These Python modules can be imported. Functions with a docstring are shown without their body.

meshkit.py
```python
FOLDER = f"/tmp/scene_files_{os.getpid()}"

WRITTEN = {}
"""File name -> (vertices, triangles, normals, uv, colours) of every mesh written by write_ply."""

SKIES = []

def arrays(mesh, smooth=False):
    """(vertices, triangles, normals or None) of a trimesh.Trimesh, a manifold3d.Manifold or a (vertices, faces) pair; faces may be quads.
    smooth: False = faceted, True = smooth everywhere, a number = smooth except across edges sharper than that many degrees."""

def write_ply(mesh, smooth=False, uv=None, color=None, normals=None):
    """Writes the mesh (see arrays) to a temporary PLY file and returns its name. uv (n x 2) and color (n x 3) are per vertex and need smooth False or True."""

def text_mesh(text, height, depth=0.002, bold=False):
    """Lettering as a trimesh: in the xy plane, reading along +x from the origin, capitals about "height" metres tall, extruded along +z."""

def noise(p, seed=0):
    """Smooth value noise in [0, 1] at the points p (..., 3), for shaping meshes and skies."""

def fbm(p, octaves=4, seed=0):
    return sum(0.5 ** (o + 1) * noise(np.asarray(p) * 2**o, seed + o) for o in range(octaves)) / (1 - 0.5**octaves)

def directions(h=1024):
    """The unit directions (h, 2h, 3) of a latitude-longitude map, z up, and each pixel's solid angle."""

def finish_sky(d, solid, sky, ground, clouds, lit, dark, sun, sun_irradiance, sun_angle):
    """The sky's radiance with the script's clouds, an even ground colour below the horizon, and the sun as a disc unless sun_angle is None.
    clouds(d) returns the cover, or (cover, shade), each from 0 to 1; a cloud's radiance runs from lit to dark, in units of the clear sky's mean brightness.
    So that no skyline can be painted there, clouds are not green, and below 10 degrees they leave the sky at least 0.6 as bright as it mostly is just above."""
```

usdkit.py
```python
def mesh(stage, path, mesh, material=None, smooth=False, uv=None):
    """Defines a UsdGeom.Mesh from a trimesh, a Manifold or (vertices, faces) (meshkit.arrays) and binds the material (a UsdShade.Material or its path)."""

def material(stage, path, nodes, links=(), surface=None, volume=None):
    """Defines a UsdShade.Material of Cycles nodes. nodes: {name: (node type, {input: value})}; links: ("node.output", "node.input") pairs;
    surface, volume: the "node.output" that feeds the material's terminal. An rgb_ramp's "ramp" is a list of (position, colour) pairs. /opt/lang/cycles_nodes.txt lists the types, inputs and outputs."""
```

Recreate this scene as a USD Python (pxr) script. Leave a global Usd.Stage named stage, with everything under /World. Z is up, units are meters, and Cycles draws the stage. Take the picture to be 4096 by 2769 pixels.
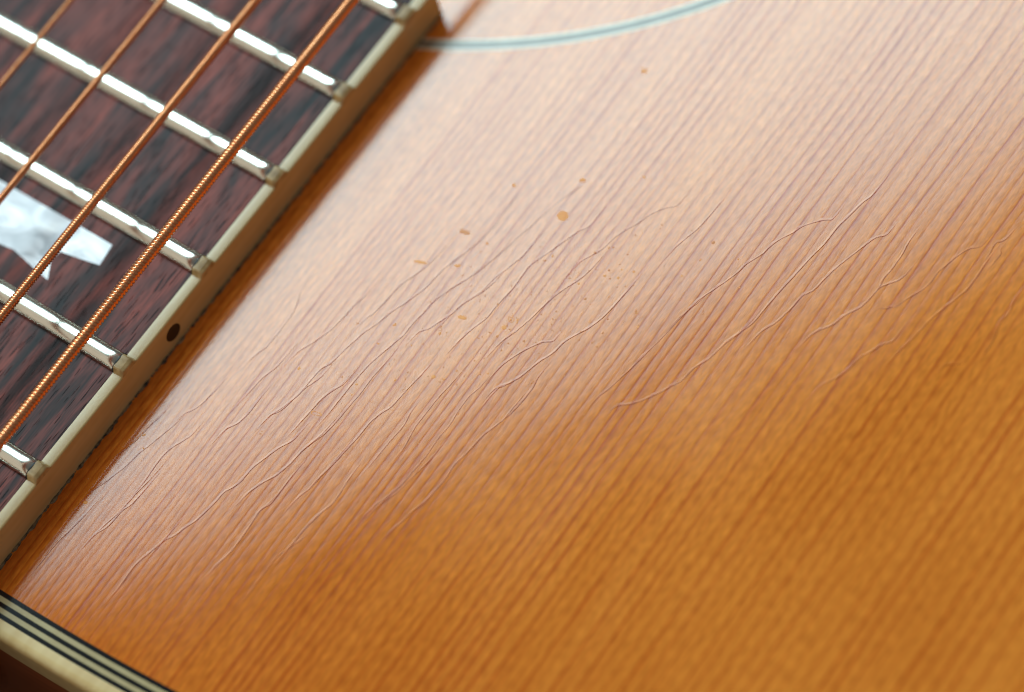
import math, random, numpy as np, trimesh, usdkit
from pxr import Usd, UsdGeom, UsdLux, UsdShade, Sdf, Gf, Vt
from shapely.geometry import Polygon
from shapely import affinity

# ---------------------------------------------------------------- stage, camera, lamps
stage = Usd.Stage.CreateInMemory()
UsdGeom.SetStageUpAxis(stage, UsdGeom.Tokens.z)
UsdGeom.SetStageMetersPerUnit(stage, 1.0)
UsdGeom.Xform.Define(stage, '/World')
UsdGeom.Scope.Define(stage, '/World/Looks')
rng = np.random.default_rng(7)
MM = 0.001
# camera frame: columns right, up, back; eye in millimetres; F in pixels of a 4096 px wide picture
CR = np.array([[0.57653774, 0.76075445, -0.29808874], [-0.79855739, 0.44741618, -0.40264731], [-0.172946, 0.47018234, 0.8654584]])
EYE = np.array([-86.81401728, -164.47458161, 284.31284968])
F, PW, PH = 12307.0, 4096.0, 2769.0
FOCUS, FSTOP, EXPOSURE = 328.0, 8.0, 0.0
ROOM = 0.13
LAMP = 16.5
WALL = 0.58
LAMP_COLOUR = (0.62, 0.91, 1.0)


def xform_of(M, eye):
    m = np.eye(4)
    m[:3, :3] = M.T
    m[3, :3] = eye
    return Gf.Matrix4d(m.tolist())


cam = UsdGeom.Camera.Define(stage, '/World/camera')
cam.AddTransformOp().Set(xform_of(CR, EYE * MM))
cam.CreateHorizontalApertureAttr(36.0)
cam.CreateVerticalApertureAttr(36.0 * 692 / 1024)
cam.CreateFocalLengthAttr(36.0 * F / PW)
cam.CreateFStopAttr(FSTOP)
cam.CreateFocusDistanceAttr(FOCUS * MM)
cam.CreateClippingRangeAttr(Gf.Vec2f(0.005, 50))
cam.CreateExposureAttr(EXPOSURE)

room = UsdLux.DomeLight.Define(stage, '/World/room_light')
rm = usdkit.material(stage, '/World/Looks/room', {
    'c': ('texture_coordinate', {}), 's': ('separate_xyz', {}),
    'r': ('rgb_ramp', {'ramp': [(0.0, (0.10, 0.085, 0.07)), (0.40, (0.12, 0.10, 0.085)), (0.60, (1.0, 0.98, 0.93)), (1.0, (1.0, 0.98, 0.93))]}),
    'm': ('map_range', {'from_min': -1.0, 'from_max': 1.0, 'to_min': 0.0, 'to_max': 1.0, 'clamp': True}),
    'b': ('background_shader', {'strength': ROOM})},
    [('c.generated', 's.vector'), ('s.z', 'm.value'), ('m.result', 'r.fac'), ('r.color', 'b.color')], surface='b.background')
UsdShade.MaterialBindingAPI.Apply(room.GetPrim()).Bind(rm)

# the one big window-like soft lamp: it stands over the far side of the guitar, where the lacquer mirrors it towards the camera
LD = 1300.0                                                    # millimetres from the mirrored eye to the lamp's plane
mir = np.diag([1.0, 1.0, -1.0])
MX, MY, MB = mir @ CR[:, 0], mir @ CR[:, 1], mir @ CR[:, 2]    # mirrored camera frame
L_EDGE, L_WIDTH, L_TURN = (2300.0, 1660.0), 6000.0, 23.2      # middle of its near edge in mirrored picture pixels, width, degrees
# its diffuser is brightest in the middle and fades in bands towards the near edge: (depth in pixels, share of the full brightness)
L_BANDS = [(200, 0.20), (200, 0.42), (220, 0.60), (300, 0.74), (500, 0.86), (1700, 1.0)]


def lamp_point(px, py):
    return mir @ EYE - MB * LD + (MX * (px - PW / 2) - MY * (py - PH / 2)) * LD / F


t = math.radians(L_TURN)
ax, ay = MX * math.cos(t) + MY * math.sin(t), -MX * math.sin(t) + MY * math.cos(t)
az = MB if np.dot(MB, lamp_point(2048, 1384)) > 0 else -MB     # local +z points away from the guitar, light leaves along -z
if np.dot(np.cross(ax, ay), az) < 0:
    ax = -ax
at = 0.0
for k, (depth, share) in enumerate(L_BANDS):
    d = at + depth / 2
    at += depth
    cx = L_EDGE[0] - 330 * math.cos(t) - d * math.sin(t)
    cy = L_EDGE[1] + 330 * math.sin(t) - d * math.cos(t)
    lamp = UsdLux.RectLight.Define(stage, '/World/window_light' + (f'_{k:03d}' if k else ''))
    lamp.AddTransformOp().Set(xform_of(np.stack([ax, ay, az], 1), lamp_point(cx, cy) * MM))
    lamp.CreateWidthAttr(L_WIDTH * LD / F * MM)
    lamp.CreateHeightAttr(depth * LD / F * MM)
    lamp.CreateIntensityAttr(LAMP * share)
    lamp.CreateColorAttr(Gf.Vec3f(*LAMP_COLOUR))

# a dim wide lamp high on the far left, like a pale wall and ceiling: the lower flanks of the frets mirror it
wall = UsdLux.RectLight.Define(stage, '/World/wall_light')
wz = np.array([-0.62, 0.46, 0.62])
wz /= np.linalg.norm(wz)
wx = np.cross([0, 0, 1.0], wz)
wx /= np.linalg.norm(wx)
wall.AddTransformOp().Set(xform_of(np.stack([wx, np.cross(wz, wx), wz], 1), wz * 1.5))
wall.CreateWidthAttr(2.6)
wall.CreateHeightAttr(1.7)
wall.CreateIntensityAttr(WALL)
wall.CreateColorAttr(Gf.Vec3f(1.0, 0.90, 0.74))


# ---------------------------------------------------------------- helpers
def px(x, y, z=0.0):
    """The point of the plane at height z (mm) where a measured picture point lies."""
    d = CR @ np.array([(x - PW / 2) / F, -(y - PH / 2) / F, -1.0])
    return EYE + d * (z - EYE[2]) / d[2]


counts = {}


def free(parent, name):
    k = (parent, name)
    n = counts.get(k, 0)
    counts[k] = n + 1
    return f'{parent}/{name}' + (f'_{n:03d}' if n else '')


def thing(name, label, cat, group=None):
    x = UsdGeom.Xform.Define(stage, free('/World', name))
    p = x.GetPrim()
    p.SetCustomDataByKey('label', label)
    p.SetCustomDataByKey('category', cat)
    if group:
        p.SetCustomDataByKey('group', group)
    return str(p.GetPath())


def obj(name, mesh, mat, parent, smooth=30, label=None, kind=None, grain=None):
    v, f = (mesh.vertices, mesh.faces) if isinstance(mesh, trimesh.Trimesh) else mesh
    path = free(parent, name)
    m = usdkit.mesh(stage, path, (np.asarray(v, float) * MM, np.asarray(f)), mat, smooth=smooth)
    if grain is not None:
        UsdGeom.PrimvarsAPI(m).CreatePrimvar('grain', Sdf.ValueTypeNames.FloatArray, 'vertex').Set(Vt.FloatArray.FromNumpy(np.asarray(grain, np.float32)))
    p = m.GetPrim()
    if label:
        p.SetCustomDataByKey('label', label)
    if kind:
        p.SetCustomDataByKey('kind', kind)
    return path


def grid_faces(r, c, wrap=False):
    i, j = np.meshgrid(np.arange(r - 1), np.arange(c if wrap else c - 1), indexing='ij')
    k = (j + 1) % c
    q = np.stack([i * c + j, (i + 1) * c + j, (i + 1) * c + k, i * c + k], -1).reshape(-1, 4)
    return np.vstack([q[:, [0, 1, 2]], q[:, [0, 2, 3]]])


def up(v, f):
    """Turns faces so that the sheet looks upwards."""
    n = np.cross(v[f[:, 1]] - v[f[:, 0]], v[f[:, 2]] - v[f[:, 0]])
    return f if n[:, 2].sum() > 0 else f[:, ::-1]


def joined(parts):
    V, Fc, n = [], [], 0
    for v, f in parts:
        V.append(v)
        Fc.append(np.asarray(f) + n)
        n += len(v)
    return np.vstack(V), np.vstack(Fc)


def sweep(rings, cap=True):
    """rings: (n, m, 3) closed sections one after another."""
    n, m = rings.shape[:2]
    v = rings.reshape(-1, 3)
    f = grid_faces(n, m, True)
    if cap:
        fan = np.array([[0, k, k + 1] for k in range(1, m - 1)])
        f = np.vstack([f, fan, (fan + (n - 1) * m)[:, ::-1]])
    tm = trimesh.Trimesh(v, f, process=False)
    tm.fix_normals()
    return np.array(tm.vertices), np.array(tm.faces)


def vnoise(x, seed):
    """Smooth 1-D noise in [-1, 1]."""
    r = np.random.default_rng(seed).uniform(-1, 1, 4096)
    x = np.asarray(x, float) + 1000
    i = np.floor(x).astype(int)
    t = x - i
    t = t * t * (3 - 2 * t)
    return r[i % 4096] * (1 - t) + r[(i + 1) % 4096] * t


# ---------------------------------------------------------------- materials
L_ = '/World/Looks/'


def mat(name, nodes, links=(), surface='p.BSDF'):
    return usdkit.material(stage, L_ + name, nodes, links, surface=surface)


def spruce(name, base, line, rough=0.085, bump=1.0, dirt=None):
    return mat(name, {
        'g': ('geometry', {}),
        'a': ('attribute', {'attribute': 'grain'}),
        'm1': ('mapping', {'mapping_type': 'point', 'scale': (700, 2500, 1)}),
        'n1': ('noise_texture', {'scale': 1.0, 'detail': 2.0}),
        'm2': ('mapping', {'mapping_type': 'point', 'scale': (900, 11000, 1)}),
        'n2': ('noise_texture', {'scale': 1.0, 'detail': 2.0}),
        'm3': ('mapping', {'mapping_type': 'point', 'scale': (28, 70, 1)}),
        'n3': ('noise_texture', {'scale': 1.0, 'detail': 2.0}),
        'r0': ('rgb_ramp', {'ramp': [(0, base), (1, line)] if dirt is None else [(0, base), (0.7, line), (1, dirt)]}),
        'r1': ('rgb_ramp', {'ramp': [(0.3, (0.82, 0.75, 0.68)), (0.7, (1.12, 1.16, 1.2))]}),
        'r2': ('rgb_ramp', {'ramp': [(0.3, (0.90, 0.88, 0.86)), (0.7, (1.06, 1.07, 1.08))]}),
        'r3': ('rgb_ramp', {'ramp': [(0.3, (0.93, 0.88, 0.82)), (0.7, (1.05, 1.08, 1.1))]}),
        'x1': ('mix', {'mix_type': 'multiply', 'fac': 1.0}),
        'x2': ('mix', {'mix_type': 'multiply', 'fac': 1.0}),
        'x3': ('mix', {'mix_type': 'multiply', 'fac': 1.0}),
        'x4': ('mix', {'mix_type': 'multiply', 'fac': 1.0}),
        'sx': ('separate_xyz', {}),
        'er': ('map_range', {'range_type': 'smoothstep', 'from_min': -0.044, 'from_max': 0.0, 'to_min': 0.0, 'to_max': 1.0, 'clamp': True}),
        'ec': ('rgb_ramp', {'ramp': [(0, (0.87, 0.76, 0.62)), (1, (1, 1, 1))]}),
        'b1': ('bump', {'strength': 1.0 * bump, 'distance': 0.0000007}),
        'b2': ('bump', {'strength': 1.0 * bump, 'distance': 0.0000011}),
        'sp': ('map_range', {'from_min': 0.0, 'from_max': 1.0, 'to_min': 0.52, 'to_max': 0.36 if dirt is None else 0.22, 'clamp': True}),
        'ro': ('map_range', {'from_min': 0.3, 'from_max': 0.7, 'to_min': rough * 0.75, 'to_max': rough * 1.45, 'clamp': True}),
        'p': ('principled_bsdf', {'ior': 1.45}),
    }, [('g.position', 'm1.vector'), ('m1.vector', 'n1.vector'), ('g.position', 'm2.vector'), ('m2.vector', 'n2.vector'),
        ('g.position', 'm3.vector'), ('m3.vector', 'n3.vector'),
        ('a.fac', 'r0.fac'), ('n1.fac', 'r1.fac'), ('n2.fac', 'r2.fac'), ('n3.fac', 'r3.fac'),
        ('r0.color', 'x1.color1'), ('r1.color', 'x1.color2'), ('x1.color', 'x2.color1'), ('r2.color', 'x2.color2'),
        ('x2.color', 'x3.color1'), ('r3.color', 'x3.color2'),
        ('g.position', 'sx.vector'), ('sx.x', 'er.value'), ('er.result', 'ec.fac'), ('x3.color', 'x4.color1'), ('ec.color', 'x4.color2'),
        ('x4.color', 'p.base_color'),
        ('n3.fac', 'ro.value'), ('a.fac', 'sp.value'), ('sp.result', 'p.specular_ior_level'), ('ro.result', 'p.roughness'), ('n2.fac', 'b1.height'), ('n1.fac', 'b2.height'), ('b1.normal', 'b2.normal'), ('b2.normal', 'p.normal')])


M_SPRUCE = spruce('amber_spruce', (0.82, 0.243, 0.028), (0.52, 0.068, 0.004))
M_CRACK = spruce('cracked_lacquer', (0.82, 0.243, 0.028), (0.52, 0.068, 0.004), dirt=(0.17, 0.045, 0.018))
M_ROSEWOOD = mat('rosewood', {
    'g': ('geometry', {}),
    'm1': ('mapping', {'mapping_type': 'point', 'scale': (60, 520, 300)}),
    'n1': ('noise_texture', {'scale': 1.0, 'detail': 3.0, 'distortion': 0.6}),
    'm2': ('mapping', {'mapping_type': 'point', 'scale': (420, 5200, 1500)}),
    'n2': ('noise_texture', {'scale': 1.0, 'detail': 3.0}),
    'm3': ('mapping', {'mapping_type': 'point', 'scale': (330, 4200, 900)}),
    'n3': ('noise_texture', {'scale': 1.0, 'detail': 1.0}),
    'r1': ('rgb_ramp', {'ramp': [(0.33, (0.022, 0.012, 0.011)), (0.43, (0.066, 0.021, 0.017)), (0.53, (0.17, 0.040, 0.030)), (0.66, (0.27, 0.054, 0.036))]}),
    'r2': ('rgb_ramp', {'ramp': [(0.3, (0.55, 0.55, 0.55)), (0.7, (1.25, 1.25, 1.25))]}),
    'r3': ('rgb_ramp', {'ramp': [(0.30, (0.16, 0.13, 0.13)), (0.38, (1, 1, 1))]}),
    'x1': ('mix', {'mix_type': 'multiply', 'fac': 1.0}),
    'x2': ('mix', {'mix_type': 'multiply', 'fac': 1.0}),
    'b1': ('bump', {'strength': 1.0, 'distance': 0.000008}),
    'b2': ('bump', {'strength': 1.0, 'distance': 0.00002}),
    'p': ('principled_bsdf', {'roughness': 0.42, 'ior': 1.24}),
}, [('g.position', 'm1.vector'), ('m1.vector', 'n1.vector'), ('g.position', 'm2.vector'), ('m2.vector', 'n2.vector'), ('g.position', 'm3.vector'), ('m3.vector', 'n3.vector'),
    ('n1.fac', 'r1.fac'), ('n2.fac', 'r2.fac'), ('n3.fac', 'r3.fac'), ('r1.color', 'x1.color1'), ('r2.color', 'x1.color2'),
    ('x1.color', 'x2.color1'), ('r3.color', 'x2.color2'), ('x2.color', 'p.base_color'),
    ('n2.fac', 'b1.height'), ('r3.color', 'b2.height'), ('b1.normal', 'b2.normal'), ('b2.normal', 'p.normal')])


def plain(name, lo, hi, rough, scale=400, metal=0.0, stretch=(1, 1, 1), bump=0.0, **kw):
    nodes = {'g': ('geometry', {}), 'm': ('mapping', {'mapping_type': 'point', 'scale': tuple(scale * s for s in stretch)}),
             'n': ('noise_texture', {'scale': 1.0, 'detail': 3.0}),
             'r': ('rgb_ramp', {'ramp': [(0.3, lo), (0.7, hi)]}), 'p': ('principled_bsdf', {'roughness': rough, 'metallic': metal, **kw})}
    links = [('g.position', 'm.vector'), ('m.vector', 'n.vector'), ('n.fac', 'r.fac'), ('r.color', 'p.base_color')]
    if bump:
        nodes['b'] = ('bump', {'strength': 1.0, 'distance': bump})
        links += [('n.fac', 'b.height'), ('b.normal', 'p.normal')]
    return mat(name, nodes, links)


M_CREAM = plain('cream_binding', (0.66, 0.43, 0.175), (0.76, 0.53, 0.245), 0.28, 300, stretch=(0.5, 3, 3), bump=0.000004)
M_NIB = plain('nib_binding', (0.40, 0.24, 0.09), (0.74, 0.51, 0.24), 0.28, 900, bump=0.000006)
M_PURFLING_LIGHT = plain('purfling_cream', (0.46, 0.34, 0.17), (0.52, 0.40, 0.21), 0.14, 500)
M_RING_DARK = plain('ring_dark', (0.19, 0.15, 0.11), (0.23, 0.18, 0.135), 0.22, 500, ior=1.42)
M_RING_WHITE = plain('ring_white', (0.62, 0.46, 0.30), (0.70, 0.54, 0.36), 0.2, 500)
M_BLACK = plain('purfling_black', (0.004, 0.004, 0.005), (0.007, 0.007, 0.008), 0.10, 500)
M_FRET = plain('nickel_silver', (0.60, 0.565, 0.48), (0.68, 0.64, 0.55), 0.18, 2500, metal=1.0, stretch=(4, 0.25, 2))
M_COPPER = plain('phosphor_bronze', (0.90, 0.36, 0.16), (0.97, 0.46, 0.22), 0.27, 1500, metal=1.0, bump=0.0000012)
M_STEEL = plain('plain_steel', (0.5, 0.5, 0.5), (0.6, 0.6, 0.6), 0.2, 900, metal=1.0)
M_PEARL = mat('pearl', {
    'g': ('geometry', {}), 'm': ('mapping', {'mapping_type': 'point', 'scale': (260, 170, 200)}),
    'n': ('noise_texture', {'scale': 1.0, 'detail': 2.5, 'distortion': 1.4}),
    'r': ('rgb_ramp', {'ramp': [(0.28, (0.34, 0.31, 0.32)), (0.5, (0.66, 0.60, 0.61)), (0.72, (1.0, 0.92, 0.88))]}),
    'b': ('bump', {'strength': 1.0, 'distance': 0.00012}),
    'p': ('principled_bsdf', {'roughness': 0.42, 'metallic': 0.15, 'coat_weight': 0.0})},
    [('g.position', 'm.vector'), ('m.vector', 'n.vector'), ('n.fac', 'r.fac'), ('r.color', 'p.base_color'), ('n.fac', 'b.height'), ('b.normal', 'p.normal')])
M_DOT = plain('dark_dot', (0.010, 0.006, 0.004), (0.02, 0.011, 0.007), 0.3, 800)
M_GAP = plain('dark_grime', (0.008, 0.009, 0.008), (0.02, 0.02, 0.017), 0.5, 2000)
M_SPECK = plain('amber_residue', (0.90, 0.30, 0.06), (1.0, 0.40, 0.10), 0.55, 3000)
M_SPECK_RED = plain('brown_residue', (0.70, 0.20, 0.035), (0.80, 0.28, 0.06), 0.5, 3000)
M_GLUE = plain('glue_line', (0.012, 0.006, 0.004), (0.34, 0.22, 0.11), 0.35, 1600)
M_SIDE = plain('red_brown_side', (0.24, 0.055, 0.016), (0.34, 0.09, 0.028), 0.45, 120, stretch=(1, 1, 8), ior=1.25)
M_LINT = plain('white_lint', (0.6, 0.6, 0.6), (0.75, 0.75, 0.75), 0.8, 2000)

# ---------------------------------------------------------------- measures (mm). x runs along the neck to the bridge, y across to the treble side, z up; soundboard at z = 0
SCALE = 628.65
HB = 4.675                                      # fingerboard surface above the soundboard
BW = 1.35                                       # width of the fingerboard binding
WIDTH = 55.4
fret_x = lambda n: SCALE * 2 ** (-17 / 12) - SCALE * 2 ** (-n / 12)
BOARD_X0, BOARD_X1 = -110.0, 40.8
HOLE = np.array([98.5, 27.8])
HOLE_R, RING_R = 50.0, 67.3
ARCH = 1400.0


def board_z(y):
    return HB + (27.7 ** 2 - (np.asarray(y, float) - 27.7) ** 2) / (2 * ARCH)


# outline of the body: x of the edge for a distance v from the centre line
def edge_x(y):
    v = np.clip(np.abs(np.asarray(y, float) - 27.7) / 145.0, 0, 1)
    return -40.75 + 150.0 * (1 - (1 - v ** 3.5) ** (1 / 3.5))


X_END = 165.0
Y_LO, Y_HI = 27.7 - 145.0, 27.7 + 145.0

# the grain of the spruce
gl = [-260.0]
gr = np.random.default_rng(11)
while gl[-1] < 240:
    y = gl[-1]
    mean = 0.85 + 0.10 * math.sin(y / 9.0) + 0.0072 * max(0.0, -y)
    gl.append(y + mean * gr.uniform(0.72, 1.30))
GL = np.array(gl)
GDARK = gr.uniform(0.42, 1.0, len(GL))
GW = gr.uniform(0.8, 1.25, len(GL))


def warped(x, y):
    return y - 0.006 * x + 0.22 * vnoise(x / 23 + y / 31, 3) + 0.10 * vnoise(x / 8 + 7.7 * np.floor(y / 3), 5) * 0.4 + 0.05 * vnoise(x / 5 + y / 2.2, 8)


def grain_at(x, y):
    """(darkness, height in mm) of the wood at a point."""
    w = warped(x, y)
    k = np.searchsorted(GL, w) - 1
    t = w - GL[k]                               # past the last winter line
    s = GL[k + 1] - w                           # before the next one
    W = 0.105 * GW[k + 1]
    mod = 0.80 + 0.26 * vnoise(x / 7.0 + 13.7 * k, 61) + 0.16 * vnoise(x / 1.6 + 5.3 * k, 62)
    late = mod * GDARK[k + 1] * np.exp(-(s / (2.6 * W)) ** 1.3)
    after = GDARK[k] * np.exp(-(t / (0.75 * W)) ** 2)
    d = np.clip(np.maximum(late, after), 0, 1)
    n = np.minimum(s / 0.17, 50)
    n2 = np.minimum(t / 0.12, 50)
    h = -0.0018 * (GDARK[k + 1] * np.exp(-n * n) + GDARK[k] * np.exp(-n2 * n2) * (s > 0))
    span = s + t
    h = h + 0.0010 * np.sin(np.pi * t / span) * span
    return d, h


def top_z(x, y):
    x, y = np.asarray(x, float), np.asarray(y, float)
    arch = np.where(x < 0, 0.20 * (1 - (x / 40.8) ** 2), 0.20 * np.exp(-(x / 60.0) ** 2)) * np.clip((125 - np.abs(y - 27.7)) / 30, 0, 1)
    arch = np.maximum(arch, 0) - 0.10 * np.exp(-np.maximum(x - edge_x(y), 0) / 4.5)
    ripple = 0.010 * vnoise(x / 17 + 3 * vnoise(y / 19, 21), 22) * vnoise(y / 15, 23)
    return arch + ripple


# ---------------------------------------------------------------- the guitar
guitar = thing('acoustic_guitar', 'amber spruce topped acoustic guitar with cracked glossy finish and bound rosewood fingerboard', 'guitar')
ys = np.concatenate([np.arange(Y_LO + 0.02, -105, 0.4), np.arange(-105, 4, 0.075), np.arange(4, Y_HI, 0.4), [Y_HI - 0.02]])
xe = edge_x(ys)
inh = np.abs(ys - HOLE[1]) < HOLE_R
half = np.sqrt(np.maximum(HOLE_R ** 2 - (ys - HOLE[1]) ** 2, 0))
parts, gs = [], []
for lo, hi, n in ((xe, np.where(inh, HOLE[0] - half, HOLE[0]), 118), (np.where(inh, HOLE[0] + half, HOLE[0]), np.full(len(ys), X_END), 20)):
    lo = np.minimum(lo, hi - 0.01)
    X = lo[:, None] + (hi - lo)[:, None] * np.linspace(0, 1, n)[None]
    Y = np.repeat(ys[:, None], n, 1)
    d, h = grain_at(X, Y)
    v = np.stack([X, Y, h + top_z(X, Y)], -1).reshape(-1, 3)
    f = grid_faces(len(ys), n)
    parts.append((v, up(v, f)))
    gs.append(d.ravel())
TOP = obj('soundboard', joined(parts), M_SPRUCE, guitar, smooth=True, grain=np.concatenate(gs))

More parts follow.
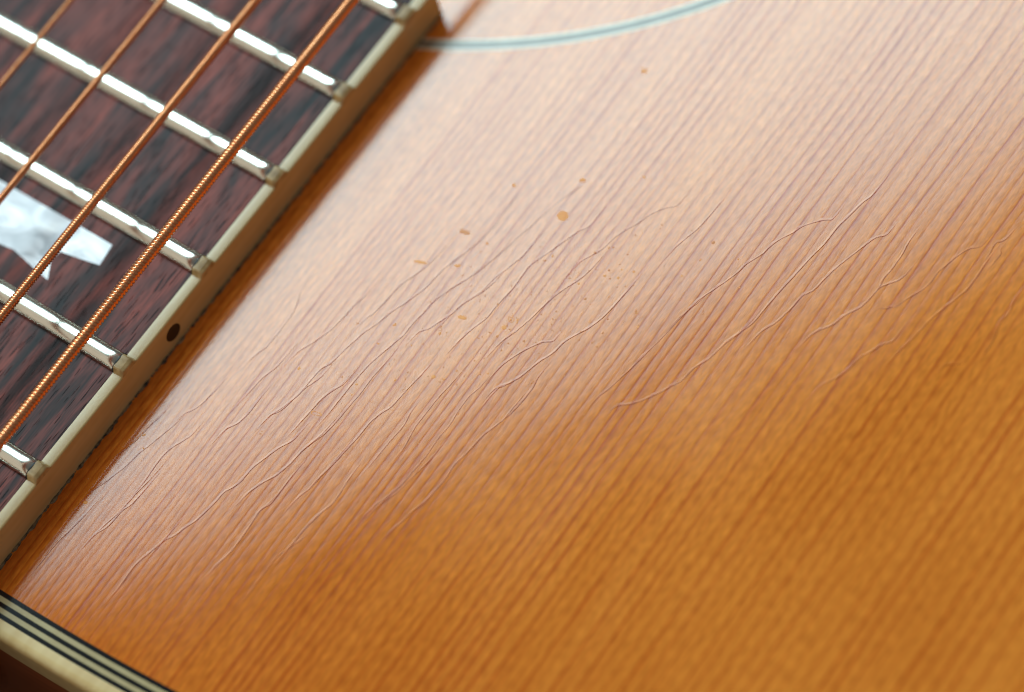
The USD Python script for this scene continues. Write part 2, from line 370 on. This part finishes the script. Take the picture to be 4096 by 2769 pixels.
# crazing of the lacquer, traced line by line: (x0, y0) of the enlarged region, then points in it (2.324 per pixel)
CRACKS = [
    (300, 1500, [[(130, 1110), (290, 1000), (340, 960), (480, 850), (600, 735), (660, 690), (820, 560), (960, 440)],
                 [(600, 1060), (640, 1010), (730, 880), (800, 785), (890, 695), (960, 650), (1050, 595), (1080, 575)],
                 [(830, 1550), (930, 1500), (1010, 1440), (1130, 1360), (1250, 1250), (1310, 1190), (1390, 1100), (1480, 1050), (1560, 985), (1640, 890), (1750, 800), (1900, 690), (2050, 600)],
                 [(190, 1490), (300, 1420), (370, 1350), (430, 1280), (540, 1200), (640, 1090)],
                 [(1600, 1120), (1720, 1030), (1900, 925), (2030, 810), (2110, 720), (2220, 630), (2320, 540)],
                 [(1010, 375), (1100, 335), (1180, 280), (1260, 200), (1330, 130)],
                 [(1810, 390), (1900, 350), (1980, 290), (2050, 220), (2150, 130), (2300, 20)],
                 [(380, 760), (500, 680), (600, 590), (700, 480), (810, 380)],
                 [(1400, 520), (1530, 450), (1640, 340), (1700, 260)],
                 [(1740, 1260), (1830, 1200), (1900, 1110), (1990, 990)]]),
    (1000, 1000, [[(460, 950), (530, 910), (620, 850), (740, 765), (850, 660), (960, 540), (1090, 420)],
                  [(180, 1560), (270, 1500), (380, 1420), (470, 1340), (570, 1220), (660, 1120), (760, 1060), (860, 960), (960, 870), (1060, 780), (1180, 700), (1300, 600), (1450, 500), (1560, 420), (1660, 340), (1760, 230), (1900, 110), (2020, 20)],
                  [(760, 1500), (870, 1360), (1000, 1200), (1100, 1090), (1220, 980), (1340, 880), (1450, 780), (1520, 690), (1620, 590), (1680, 520), (1800, 420), (1950, 320), (2080, 240), (2200, 150), (2310, 50)],
                  [(1570, 775), (1660, 745), (1760, 680), (1870, 610), (1960, 530), (2060, 465), (2170, 395), (2310, 270)],
                  [(700, 1370), (780, 1310), (870, 1260)],
                  [(1090, 640), (1140, 610), (1230, 520), (1400, 340), (1540, 240), (1700, 110), (1800, 0)],
                  [(60, 980), (160, 910), (260, 790), (400, 600), (500, 360)],
                  [(0, 1330), (120, 1200), (260, 1090), (330, 1010)]]),
    (1800, 700, [[(0, 1320), (110, 1220), (190, 1160), (300, 1090), (420, 970), (560, 860), (720, 720), (800, 620)],
                 [(80, 1560), (200, 1450), (370, 1310), (400, 1270), (480, 1180), (590, 1060), (720, 880), (830, 790), (960, 700), (1100, 600), (1200, 530), (1290, 490)],
                 [(1200, 830), (1330, 750), (1430, 690), (1510, 610), (1620, 530), (1730, 470), (1860, 380), (1990, 320), (2120, 285)],
                 [(0, 1080), (160, 980), (300, 860), (470, 740), (620, 600), (740, 500), (900, 350), (1050, 230), (1250, 80)],
                 [(0, 830), (130, 740), (280, 620), (420, 470), (600, 230)],
                 [(470, 1571), (620, 1460), (750, 1350), (860, 1240), (960, 1150), (1080, 1060), (1220, 970), (1300, 900), (1330, 870)]]),
    (1200, 1500, [[(0, 740), (110, 650), (240, 550), (320, 470), (390, 390), (480, 280), (560, 190), (680, 30), (760, -60)],
                  [(0, 460), (110, 340), (200, 240), (290, 170), (390, 100)],
                  [(140, 1010), (350, 800), (450, 690), (560, 570), (640, 470), (740, 380), (860, 300), (960, 190), (1080, 60), (1140, 0)],
                  [(0, 1140), (100, 1060), (230, 920), (340, 790)],
                  [(700, 800), (830, 640), (970, 480), (1040, 350)],
                  [(870, 1450), (960, 1370), (1060, 1270), (1160, 1200), (1260, 1090), (1370, 960), (1430, 860), (1560, 730), (1700, 580), (1800, 500), (1900, 420), (1990, 310)],
                  [(700, 1230), (850, 1120), (960, 1020), (1070, 890), (1180, 760), (1290, 600), (1400, 470), (1480, 340), (1560, 230), (1690, 110)],
                  [(960, 700), (1040, 560), (1080, 490), (1180, 360), (1300, 210), (1420, 80)],
                  [(1820, 135), (1880, 120), (1980, 70), (2080, 10)]]),
    (2000, 1200, [[(0, 640), (100, 560), (210, 490), (320, 435), (410, 400), (500, 390)],
                  [(0, 820), (100, 780), (200, 720), (310, 630), (390, 570), (500, 500), (590, 410), (700, 340), (830, 270), (950, 180), (1040, 90), (1120, 0), (1200, -90)],
                  [(1070, 1005), (1130, 990), (1250, 970), (1380, 920), (1510, 860), (1560, 830), (1690, 760), (1800, 650), (1940, 560), (2080, 430), (2200, 340), (2320, 230)],
                  [(0, 1150), (100, 1070), (230, 930), (300, 840), (360, 730)],
                  [(930, 900), (1000, 850), (1120, 740), (1250, 620), (1380, 490), (1520, 350), (1640, 220), (1760, 100), (1880, 0)]]),
    (2700, 700, [[(0, 690), (100, 600), (220, 500), (320, 390), (380, 320)],
                 [(0, 1380), (110, 1280), (240, 1160), (370, 1070), (500, 980), (590, 910), (650, 850), (740, 790), (830, 730), (880, 680), (990, 600), (1090, 550), (1180, 490), (1290, 450), (1400, 425), (1465, 420)],
                 [(480, 1560), (600, 1480), (740, 1370), (840, 1250), (960, 1110), (1090, 970), (1280, 760), (1390, 650), (1500, 510), (1640, 370), (1740, 270), (1840, 190)],
                 [(740, 1530), (810, 1460), (930, 1390), (1010, 1320), (1110, 1220), (1180, 1140), (1290, 1080), (1390, 980), (1480, 890), (1590, 800), (1680, 730), (1770, 660), (1870, 590), (1975, 560)],
                 [(1250, 1510), (1330, 1460), (1470, 1400), (1590, 1310), (1740, 1230), (1820, 1150), (1900, 1060), (1990, 1020), (2090, 980), (2150, 930)]]),
    (3060, 900, [[(1045, 790), (1130, 785), (1230, 760), (1330, 690), (1480, 600), (1560, 520), (1600, 460), (1690, 380), (1800, 290), (1900, 230), (2020, 200)],
                 [(530, 1500), (650, 1440), (760, 1370), (880, 1250), (1000, 1180), (1100, 1120), (1190, 1090), (1230, 1040)],
                 [(1200, 1240), (1400, 1040), (1560, 870), (1700, 760), (1830, 650), (1900, 590), (2000, 450), (2050, 370)],
                 [(2100, 260), (2120, 210), (2160, 165), (2190, 165), (2270, 110)],
                 [(1650, 1330), (1780, 1300), (1830, 1300)],
                 [(1060, 590), (1110, 500), (1180, 420), (1260, 310), (1350, 150)],
                 [(2120, 370), (2200, 270), (2190, 240)],
                 [(2060, 1180), (2130, 1060), (2200, 900), (2270, 830), (2330, 700)]]),
]


EXTRA = [[(550, 690), (650, 600), (740, 500), (800, 440)], [(1160, 900), (1260, 800), (1340, 690), (1400, 600), (1440, 570)],
         [(1540, 820), (1640, 700), (1720, 620), (1800, 550), (1900, 400)], [(2030, 580), (2140, 500), (2230, 410), (2311, 330)],
         [(640, 1010), (720, 900), (800, 830), (880, 760)], [(1330, 1060), (1480, 860), (1560, 800), (1650, 730)],
         [(200, 900), (290, 790), (380, 700), (460, 620)]]
CRACKS.append((0, 1600, [[(a * 1.7297, b * 1.7297) for a, b in e] for e in EXTRA]))


def crack(pts, width=0.38, height=0.0034):
    """A lip of lifted lacquer along a line: a slow rise, then a sharp fall."""
    p = np.array([px(*q)[:2] for q in pts])
    p = np.vstack([p[0] - [3.0, -0.25], p, p[-1] + [3.0, -0.15]])             # it runs out along the grain
    s = np.concatenate([[0], np.cumsum(np.linalg.norm(np.diff(p, axis=0), axis=1))])
    n = max(6, int(s[-1] / 0.35))
    u = np.linspace(0, s[-1], n)
    from scipy.interpolate import PchipInterpolator
    c = PchipInterpolator(s, p)(u)
    tg = np.gradient(c, axis=0)
    tg /= np.linalg.norm(tg, axis=1, keepdims=True)
    nr = np.stack([-tg[:, 1], tg[:, 0]], 1)
    nr *= -np.sign(nr[:, 1:2] + 1e-9)                       # away from the fingerboard: the slow rise faces the lamp
    fade = np.clip(np.minimum(u, s[-1] - u) / 3.6, 0.0, 1) ** 0.8
    prof = [(-1.0, -0.002), (-0.45, 0.45), (-0.12, 0.95), (0.0, 1.0), (0.12, 0.45), (0.26, -0.004)]
    rows = []
    height = height * (0.65 + 0.7 * ((len(pts) * 7.31 + s[-1] * 3.7) % 1.0))       # no two cracks lift alike
    for o, h in prof:
        q = c + nr * (o * width * (0.55 + 0.45 * fade))[:, None]
        z = (h * fade if h > 0 else h / 1.0 * 1.0) * (height if h > 0 else 1.0)
        _, gh = grain_at(q[:, 0], q[:, 1])
        rows.append(np.column_stack([q, top_z(q[:, 0], q[:, 1]) + gh * (0.0 if h > 0 else 1.0) + z]))
    v = np.stack(rows, 1).reshape(-1, 3)
    f = up(v, grid_faces(n, len(prof)))
    d = grain_at(v[:, 0], v[:, 1])[0] * 0.7
    dirt = np.repeat(np.array([[0, 0, 0.05, 0.75, 1.0, 0.7]]) * fade[:, None], 1, 0).ravel()   # grime in the open side of the crack
    return v, f, np.clip(np.maximum(d, dirt), 0, 1)


for x0, y0, lines in CRACKS:
    for ln in lines:
        v, f, d = crack([(x0 + a / 2.324, y0 + b / 2.324) for a, b in ln])
        obj('finish_crack', (v, f), M_CRACK, TOP, smooth=True, grain=d)


# drops and specks dried on the lacquer
def drop(cx, cy, rx, ry=None, turn=0.0, ring=False, seed=0):
    r = np.random.default_rng(seed)
    ry = ry or rx * 0.9
    m = 16
    a = np.arange(m) * 2 * np.pi / m
    wob = 1 + 0.10 * r.uniform(-1, 1, m)
    rows = []
    prof = ((1.0, -0.006), (0.92, 0.010), (0.6, 0.016), (0.05, 0.018)) if not ring else ((1.0, -0.006), (0.93, 0.012), (0.80, 0.012), (0.72, -0.006))
    for s, h in prof:
        ct, st = math.cos(turn), math.sin(turn)
        ex, ey = rx * s * wob * np.cos(a), ry * s * wob * np.sin(a)
        q = np.array([px(cx + p * ct - w * st, cy + p * st + w * ct) for p, w in zip(ex, ey)])
        rows.append(np.column_stack([q[:, :2], h + top_z(q[:, 0], q[:, 1])]))
    v = np.vstack(rows)
    f = grid_faces(len(rows), m, True)
    if not ring:
        v = np.vstack([v, v[-m:].mean(0)])
        k = len(v) - 1
        f = np.vstack([f, [[k, (len(rows) - 1) * m + i, (len(rows) - 1) * m + (i + 1) % m] for i in range(m)]])
    return v, up(v, f)


SPECKS = [  # region, (x, y, rx, ry, turn in degrees, ring?)
    (1000, 1000, [(1590, 122, 70, 15, 10, 0), (1930, 155, 36, 13, 5, 0), (1975, 637, 47, 19, 13, 0), (1765, 745, 22, 14, 0, 1), (1768, 785, 9, 20, 20, 0), (1348, 705, 16, 12, 0, 0),
                  (1197, 880, 13, 9, 0, 0), (1003, 690, 10, 8, 0, 0), (460, 1110, 14, 18, 20, 0), (993, 1178, 16, 10, 10, 1), (993, 1258, 12, 11, 0, 0), (860, 1192, 10, 8, 0, 0),
                  (1353, 1217, 11, 11, 0, 0), (1708, 1187, 21, 17, 0, 0), (1806, 1211, 11, 10, 0, 0), (1434, 1316, 14, 12, 0, 1), (1133, 1413, 17, 13, 0, 1), (1628, 1232, 11, 10, 0, 1),
                  (620, 1530, 55, 20, 15, 1), (2303, 811, 12, 11, 0, 0), (1923, 1133, 10, 9, 0, 0), (2217, 1155, 11, 10, 0, 0), (1505, 895, 9, 8, 0, 0), (1300, 1067, 9, 8, 0, 0), (950, 1352, 9, 8, 0, 0)]),
    (1800, 700, [(1050, 388, 58, 48, 0, 0), (600, 105, 22, 18, 0, 0), (140, 540, 52, 22, 15, 0), (1235, 55, 32, 20, 0, 0), (350, 645, 14, 11, 0, 0), (955, 762, 10, 12, 0, 0), (885, 803, 16, 8, 0, 0),
                 (1210, 918, 17, 11, 0, 1), (1200, 1018, 12, 11, 0, 0), (1440, 946, 13, 12, 0, 0), (1480, 893, 13, 10, 0, 0), (1595, 890, 9, 8, 0, 0), (1565, 963, 13, 12, 0, 0), (1710, 908, 13, 12, 0, 0),
                 (1258, 1160, 13, 12, 0, 0), (570, 1352, 31, 28, 0, 1), (505, 1427, 24, 21, 0, 0), (570, 1352, 11, 10, 0, 0), (690, 1553, 12, 11, 0, 0), (445, 1508, 11, 10, 0, 0), (630, 1358, 12, 9, 0, 0),
                 (625, 1383, 9, 8, 0, 0), (1732, 1290, 16, 11, 0, 0), (1300, 1372, 10, 9, 0, 0), (1748, 1419, 13, 11, 0, 0), (1612, 1382, 10, 12, 0, 1), (1480, 1533, 12, 10, 0, 1), (1232, 1291, 8, 7, 0, 0),
                 (2156, 947, 10, 9, 0, 0), (1805, 27, 12, 18, 0, 0)]),
    (2700, 700, [(355, 637, 17, 16, 0, 0), (238, 797, 10, 9, 0, 0), (590, 790, 9, 8, 0, 0), (62, 948, 10, 9, 0, 0), (360, 928, 14, 11, 0, 1), (601, 1054, 9, 7, 0, 0)]),
    (300, 1500, [(645, 565, 20, 9, -15, 0), (640, 688, 10, 8, 0, 0), (1727, 553, 12, 10, 0, 0), (100, 1190, 24, 16, 0, 0), (1740, 533, 14, 3, -15, 0)]),
]
k = 0
for x0, y0, lst in SPECKS:
    for sx, sy, rx, ry, tn, ring in lst:
        k += 1
        v, f = drop(x0 + sx / 2.324, y0 + sy / 2.324, rx / 2.324, ry / 2.324, math.radians(tn), ring, k)
        obj('dried_speck', (v, f), M_SPECK_RED if k % 4 == 0 else M_SPECK, TOP, smooth=True)
v, f = drop(2577, 287, 13, 11, 0, 0, 77)
obj('dried_speck', (v, f), M_SPECK, TOP, smooth=True)
tiny = []
sr = np.random.default_rng(5)
for i in range(230):
    a = sr.normal(0, 1), sr.normal(0, 1)
    cx, cy = 2150 + a[0] * 330 , 1300 - a[0] * 90 + a[1] * 170
    if cx > 900:
        tiny.append(drop(cx, cy, sr.uniform(1.4, 4.2), None, 0, False, 1000 + i))
obj('fine_specks', joined(tiny), M_SPECK_RED, TOP, smooth=True, kind='stuff')

# rosette rings let into the soundboard
def annulus(r0, r1, z0, z1, n=220):
    a = np.arange(n) * 2 * np.pi / n
    sec = [(r0, z0), (r0, z1), (r1, z1), (r1, z0)]
    v = np.stack([np.stack([HOLE[0] + r * np.cos(a), HOLE[1] + r * np.sin(a), np.full(n, z)], 1) for r, z in sec], 0)
    v = v.reshape(-1, 3)
    q = grid_faces(4, n, True)
    f = np.vstack([q, grid_faces(2, n, True)[:, ::-1] * 1])
    tm = trimesh.Trimesh(v, np.vstack([q, np.array([[3 * n + j, j, (j + 1) % n] for j in range(n)]), np.array([[3 * n + j, (j + 1) % n, 3 * n + (j + 1) % n] for j in range(n)])]), process=False)
    tm.fix_normals()
    v = np.array(tm.vertices)
    v[:, 2] += top_z(v[:, 0], v[:, 1])
    return v, np.array(tm.faces)


zr = 0.016
for r0, r1, m in ((-0.78, -0.38, M_RING_WHITE), (-0.36, 0.36, M_RING_DARK), (0.38, 0.78, M_RING_WHITE)):
    obj('rosette_ring', annulus(RING_R + r0, RING_R + r1, -1.0, zr), m, TOP)

# purfling and binding round the edge of the body
yy = 27.7 + 145.0 * np.sin(np.linspace(-np.pi / 2, np.pi / 2, 401) * 0.9995)
oc = np.stack([edge_x(yy), yy], 1)
oc = np.vstack([[[X_END, yy[0]]], oc, [[X_END, yy[-1]]]])
tg = np.gradient(oc, axis=0)
tg /= np.linalg.norm(tg, axis=1, keepdims=True)
on = np.stack([-tg[:, 1], tg[:, 0]], 1)
on *= np.sign(np.sum(on * (oc - np.array([60, 27.7])), 1, keepdims=True))


def around(section):
    rings = np.stack([np.column_stack([oc + on * o, np.full(len(oc), z - 0.10 - 0.045 * o)]) for o, z in section], 1)
    return sweep(rings)


for o0, o1, m in ((0.0, 0.52, M_BLACK), (0.52, 1.06, M_PURFLING_LIGHT), (1.06, 1.56, M_BLACK), (1.56, 2.10, M_PURFLING_LIGHT), (2.10, 2.60, M_BLACK)):
    dz = 0.004 if m is M_BLACK else 0.0
    obj('purfling_strip', around([(o0, -2.0), (o0, dz), (o1, dz), (o1, -2.0)]), m, guitar)
b0, b1 = 2.60, 4.45
arc = [(b1 - 1.0 + 1.0 * math.sin(a), -0.9 + 0.9 * math.cos(a)) for a in np.linspace(0, np.pi / 2, 8)]
obj('body_binding', around([(b0, -5.5), (b0, 0.0)] + arc + [(b1, -5.5)]), M_CREAM, guitar, smooth=40)
obj('body_side', around([(b0, -95.0), (b0, -5.5), (b1 - 0.06, -5.5), (b1 - 0.06, -95.0)]), M_SIDE, guitar)
back = Polygon(np.vstack([oc + on * (b1 - 0.06)]))
bk = trimesh.creation.extrude_polygon(back, 3.0, engine='earcut')
bk.apply_translation([0, 0, -98.0])
obj('back', bk, M_SIDE, guitar)

# neck under the fingerboard, outside the body
nk = []
for x in np.linspace(BOARD_X0, -45.0, 12):
    a = np.linspace(0, np.pi, 20)
    dep = 16 + 26 * max(0.0, (x + 62) / 17) ** 2
    nk.append(np.stack([np.full(20, x), 27.7 - 27.5 * np.cos(a), -0.01 - dep * np.sin(a) ** 0.8], 1))
obj('neck', sweep(np.array(nk)), M_SIDE, guitar)

# ---------------------------------------------------------------- fingerboard
yb = np.linspace(BW, WIDTH - BW, 34)
sec = [(BW, 0.0)] + [(y, float(board_z(y))) for y in yb] + [(WIDTH - BW, 0.0)]
xs = np.linspace(BOARD_X0, BOARD_X1, 40)
BOARD = obj('fingerboard', sweep(np.stack([np.array([[x, y, z] for y, z in sec]) for x in xs])), M_ROSEWOOD, guitar)


def binding(side):
    y0 = 0.0 if side == 0 else WIDTH
    s = 1 if side == 0 else -1
    r = 0.22
    zt = float(board_z(0.7))
    sec = [(y0 + s * BW, 0.0), (y0 + s * BW, float(board_z(BW)) + 0.004)] + [(y0 + s * (r - r * math.sin(a)), zt - r + r * math.cos(a)) for a in np.linspace(0, np.pi / 2, 6)] + [(y0, 0.0)]
    rings = np.stack([np.array([[x, y + 0.012 * vnoise(x / 9, 31) * (z > 1), z] for y, z in sec]) for x in np.linspace(BOARD_X0, BOARD_X1, 60)])
    return sweep(rings)


BIND = obj('fingerboard_binding', binding(0), M_CREAM, guitar, smooth=40)
obj('fingerboard_binding', binding(1), M_CREAM, guitar, smooth=40)

FW, FH = 1.22, 1.02           # half width and height of a fret crown


def fret_profile(w, h, m=18):
    a = np.linspace(0, np.pi, m)
    p = np.stack([-w * np.cos(a), h * np.sin(a) ** 0.85], 1)
    return np.vstack([[-w, -0.25], p, [w, -0.25]])


for n in range(13, 21):
    x0 = fret_x(n)
    rings = []
    for y in np.concatenate([[BW + 0.10, BW + 0.16, BW + 0.55, BW + 1.05, BW + 1.5], np.linspace(BW + 2, WIDTH - BW - 2, 60), [WIDTH - BW - 1.2, WIDTH - BW - 0.12]]):
        e = min(y - BW, WIDTH - BW - y)
        k = 1 - 0.16 * max(0.0, 1 - (e - 0.10) / 0.9) ** 1.4
        p = fret_profile(FW, FH * k)
        z = float(board_z(y))
        rings.append(np.column_stack([x0 + p[:, 0], np.full(len(p), y), z + p[:, 1]]))
    obj('fret', sweep(np.array(rings)), M_FRET, BOARD, smooth=35)
    # black seam between fret and nib, then the nib of binding left standing at the fret end
    p = fret_profile(FW + 0.04, FH * 0.90)
    seam = [np.column_stack([x0 + p[:, 0], np.full(len(p), y), float(board_z(BW)) + p[:, 1]]) for y in (BW - 0.05, BW + 0.12)]
    obj('fret_end_seam', sweep(np.array(seam)), M_GAP, BOARD, smooth=35)
    nib = []
    for y, k, top in ((0.02, 0.50, 0.50), (0.10, 0.62, 0.56), (0.42, 0.80, 0.60), (BW - 0.03, 0.84, 0.64)):
        w = FW * (1.04 + 0.03 * math.sin(n * 2.3))
        p = np.array([[-w, -0.25], [-w, 0.02], [-w * (top + 0.13), FH * k * 0.86], [-w * top, FH * k], [w * top, FH * k], [w * (top + 0.13), FH * k * 0.86], [w, 0.02], [w, -0.25]])
        nib.append(np.column_stack([x0 + p[:, 0] + 0.03 * math.sin(n), np.full(len(p), y), float(board_z(0.7)) + p[:, 1]]))
    obj('binding_nib', sweep(np.array(nib)), M_NIB, BIND, smooth=12)

ycap = np.linspace(0.0, WIDTH, 40)
cap = [np.column_stack([np.full(42, x), np.concatenate([[0.0], ycap, [WIDTH]]), np.concatenate([[0.0], board_z(ycap), [0.0]])]) for x in (BOARD_X1 + 0.004, 42.0)]
obj('fingerboard_binding', sweep(np.array(cap)), M_CREAM, guitar, smooth=30)
# side dot between the sixteenth and seventeenth frets
dm = trimesh.creation.cylinder(radius=1.12, height=0.5, sections=40)
dm.apply_transform(trimesh.transformations.rotation_matrix(np.pi / 2, [1, 0, 0]))
dm.apply_translation([-7.35, 0.237, 2.35])
obj('side_dot', dm, M_DOT, BIND)

# pearl crown inlay between the same frets
halfin = [(-3.1, 27.7), (-3.0, 11.5), (-5.74, 11.1), (-6.0, 12.4), (-6.35, 14.2), (-6.66, 16.1), (-8.0, 16.35), (-10.2, 15.05), (-9.75, 17.9), (-9.2, 20.9), (-9.6, 24.0), (-11.0, 27.7)]
ring = halfin + [(x, 55.4 - y) for x, y in reversed(halfin[1:-1])]
im = trimesh.creation.extrude_polygon(Polygon(ring).buffer(0.12).buffer(-0.12), 0.4, engine='earcut')
im = im.subdivide_to_size(1.2)
iv = np.array(im.vertices)
iv[:, 2] = board_z(iv[:, 1]) - 0.4 + iv[:, 2] + 0.008
obj('pearl_inlay', (iv, np.array(im.faces)), M_PEARL, BOARD, smooth=20)

# ragged glue and chipped lacquer along the foot of the fingerboard
gl_r = np.random.default_rng(19)
lumps = []
x = -42.0
while x < 41:
    r = gl_r.uniform(0.08, 0.30)
    s = trimesh.creation.icosphere(subdivisions=1, radius=1.0)
    v = np.array(s.vertices) * [r * gl_r.uniform(1.0, 2.6), r * gl_r.uniform(0.7, 1.2), r * gl_r.uniform(0.4, 0.8)]
    lumps.append((v + [x, -gl_r.uniform(0.0, 0.10), float(top_z(x, 0.0))], np.array(s.faces)))
    x += gl_r.uniform(0.08, 0.5)
obj('glue_line', joined(lumps), M_GLUE, BOARD, smooth=True, kind='stuff')

# ---------------------------------------------------------------- strings
ACT, SLOPE, YE, SP = 5.06, 0.01267, 3.506, 9.539
LABEL = ['thickest copper wound string, nearest the cream binding', 'second thickest copper wound string', 'third copper wound string from the binding', 'thinnest copper wound string, in the picture corner', 'plain steel string', 'thinnest plain steel string']


def string_axis(kk, x):
    y = YE + kk * SP + x * (0.0085 - 0.0048 * (2.5 - kk) / 2.5)
    return y, HB + 1.0 + ACT + x * SLOPE + float(board_z(YE + kk * SP) - board_z(YE)) * 0.9


def wound(kk, R, pitch, m=24, per=9):
    xa, xb = -52.0, 66.0
    rows = int((xb - xa) / pitch * per)
    i = np.arange(rows)
    a = np.arange(m) * 2 * np.pi / m
    s = xa + pitch * (i[:, None] / per + np.arange(m)[None] / m)
    fr = (i / per) % 1.0
    rw = pitch / 2
    rad = R - rw + rw * np.sqrt(np.maximum(0.0, 1 - (2 * fr - 1) ** 2 * 0.96)) * (1 + 0.02 * vnoise(i / per / 3.1, 40 + kk))
    y0, z0 = string_axis(kk, 0.0)
    y1, z1 = string_axis(kk, 100.0)
    Y = y0 + (y1 - y0) / 100 * s + rad[:, None] * np.cos(a)[None]
    Z = z0 + (z1 - z0) / 100 * s + rad[:, None] * np.sin(a)[None]
    v = np.stack([s, Y, Z], -1).reshape(-1, 3)
    q = []
    ii = np.arange(rows - 1)
    for j in range(m - 1):
        q.append(np.stack([ii * m + j, (ii + 1) * m + j, (ii + 1) * m + j + 1, ii * m + j + 1], 1))
    ii = np.arange(rows - 1 - per)
    q.append(np.stack([ii * m + m * per + 0 * ii + 0, (ii + 1) * m + m * per, 0 * ii, 0 * ii], 1)[:0])
    q.append(np.stack([ii * m + m - 1, (ii + 1) * m + m - 1, (ii + 1 + per) * m, (ii + per) * m], 1))
    q = np.vstack(q)
    f = np.vstack([q[:, [0, 1, 2]], q[:, [0, 2, 3]]])
    tri = v[f[:2000]]
    n = np.cross(tri[:, 1] - tri[:, 0], tri[:, 2] - tri[:, 0])
    cen = tri.mean(1)
    ax_y = y0 + (y1 - y0) / 100 * cen[:, 0]
    ax_z = z0 + (z1 - z0) / 100 * cen[:, 0]
    if (n[:, 1] * (cen[:, 1] - ax_y) + n[:, 2] * (cen[:, 2] - ax_z)).sum() < 0:
        f = f[:, ::-1]
    return v, f


def tube(kk, R, xa, xb, m=14):
    a = np.arange(m) * 2 * np.pi / m
    rings = []
    for x in np.linspace(xa, xb, 12):
        y, z = string_axis(kk, x)
        rings.append(np.stack([np.full(m, x), y + R * np.cos(a), z + R * np.sin(a)], 1))
    return sweep(np.array(rings))


for kk, (R, pitch) in enumerate(((0.72, 0.42), (0.555, 0.33), (0.41, 0.26), (0.31, 0.19))):
    mesh = joined([wound(kk, R, pitch), tube(kk, R - pitch * 0.55, BOARD_X0, X_END), tube(kk, R, BOARD_X0, -52.1), tube(kk, R, 66.2, X_END)])
    obj('wound_string', mesh, M_COPPER, guitar, smooth=50, label=LABEL[kk])
for kk, R in ((4, 0.2), (5, 0.15)):
    obj('plain_string', tube(kk, R, BOARD_X0, X_END), M_STEEL, guitar, smooth=60, label=LABEL[kk])


# ---------------------------------------------------------------- bits of dust lying on the lacquer
def lint(x, y, r, label, seed):
    q = np.random.default_rng(seed)
    c = px(x, y)
    bits = []
    for i in range(7):
        s = trimesh.creation.icosphere(subdivisions=1, radius=1.0)
        v = np.array(s.vertices) * q.uniform(0.25, 0.6, 3) * r
        bits.append((v + np.append(q.uniform(-0.6, 0.6, 2) * r, r * 0.2 + q.uniform(0, 0.3) * r) + c, np.array(s.faces)))
    p = obj('lint_speck', joined(bits), M_LINT, '/World', smooth=True, label=label)
    stage.GetPrimAtPath(p).SetCustomDataByKey('category', 'lint')


lint(354, 1916, 0.13, 'white lint flake on the dark amber strip beside the fingerboard, lower of two', 1)
lint(359, 1857, 0.10, 'small white lint flake close to the chipped foot of the fingerboard, upper of two', 2)
lint(3011, 1452, 0.20, 'greyish lint flake alone on the amber grain right of the picture centre', 3)
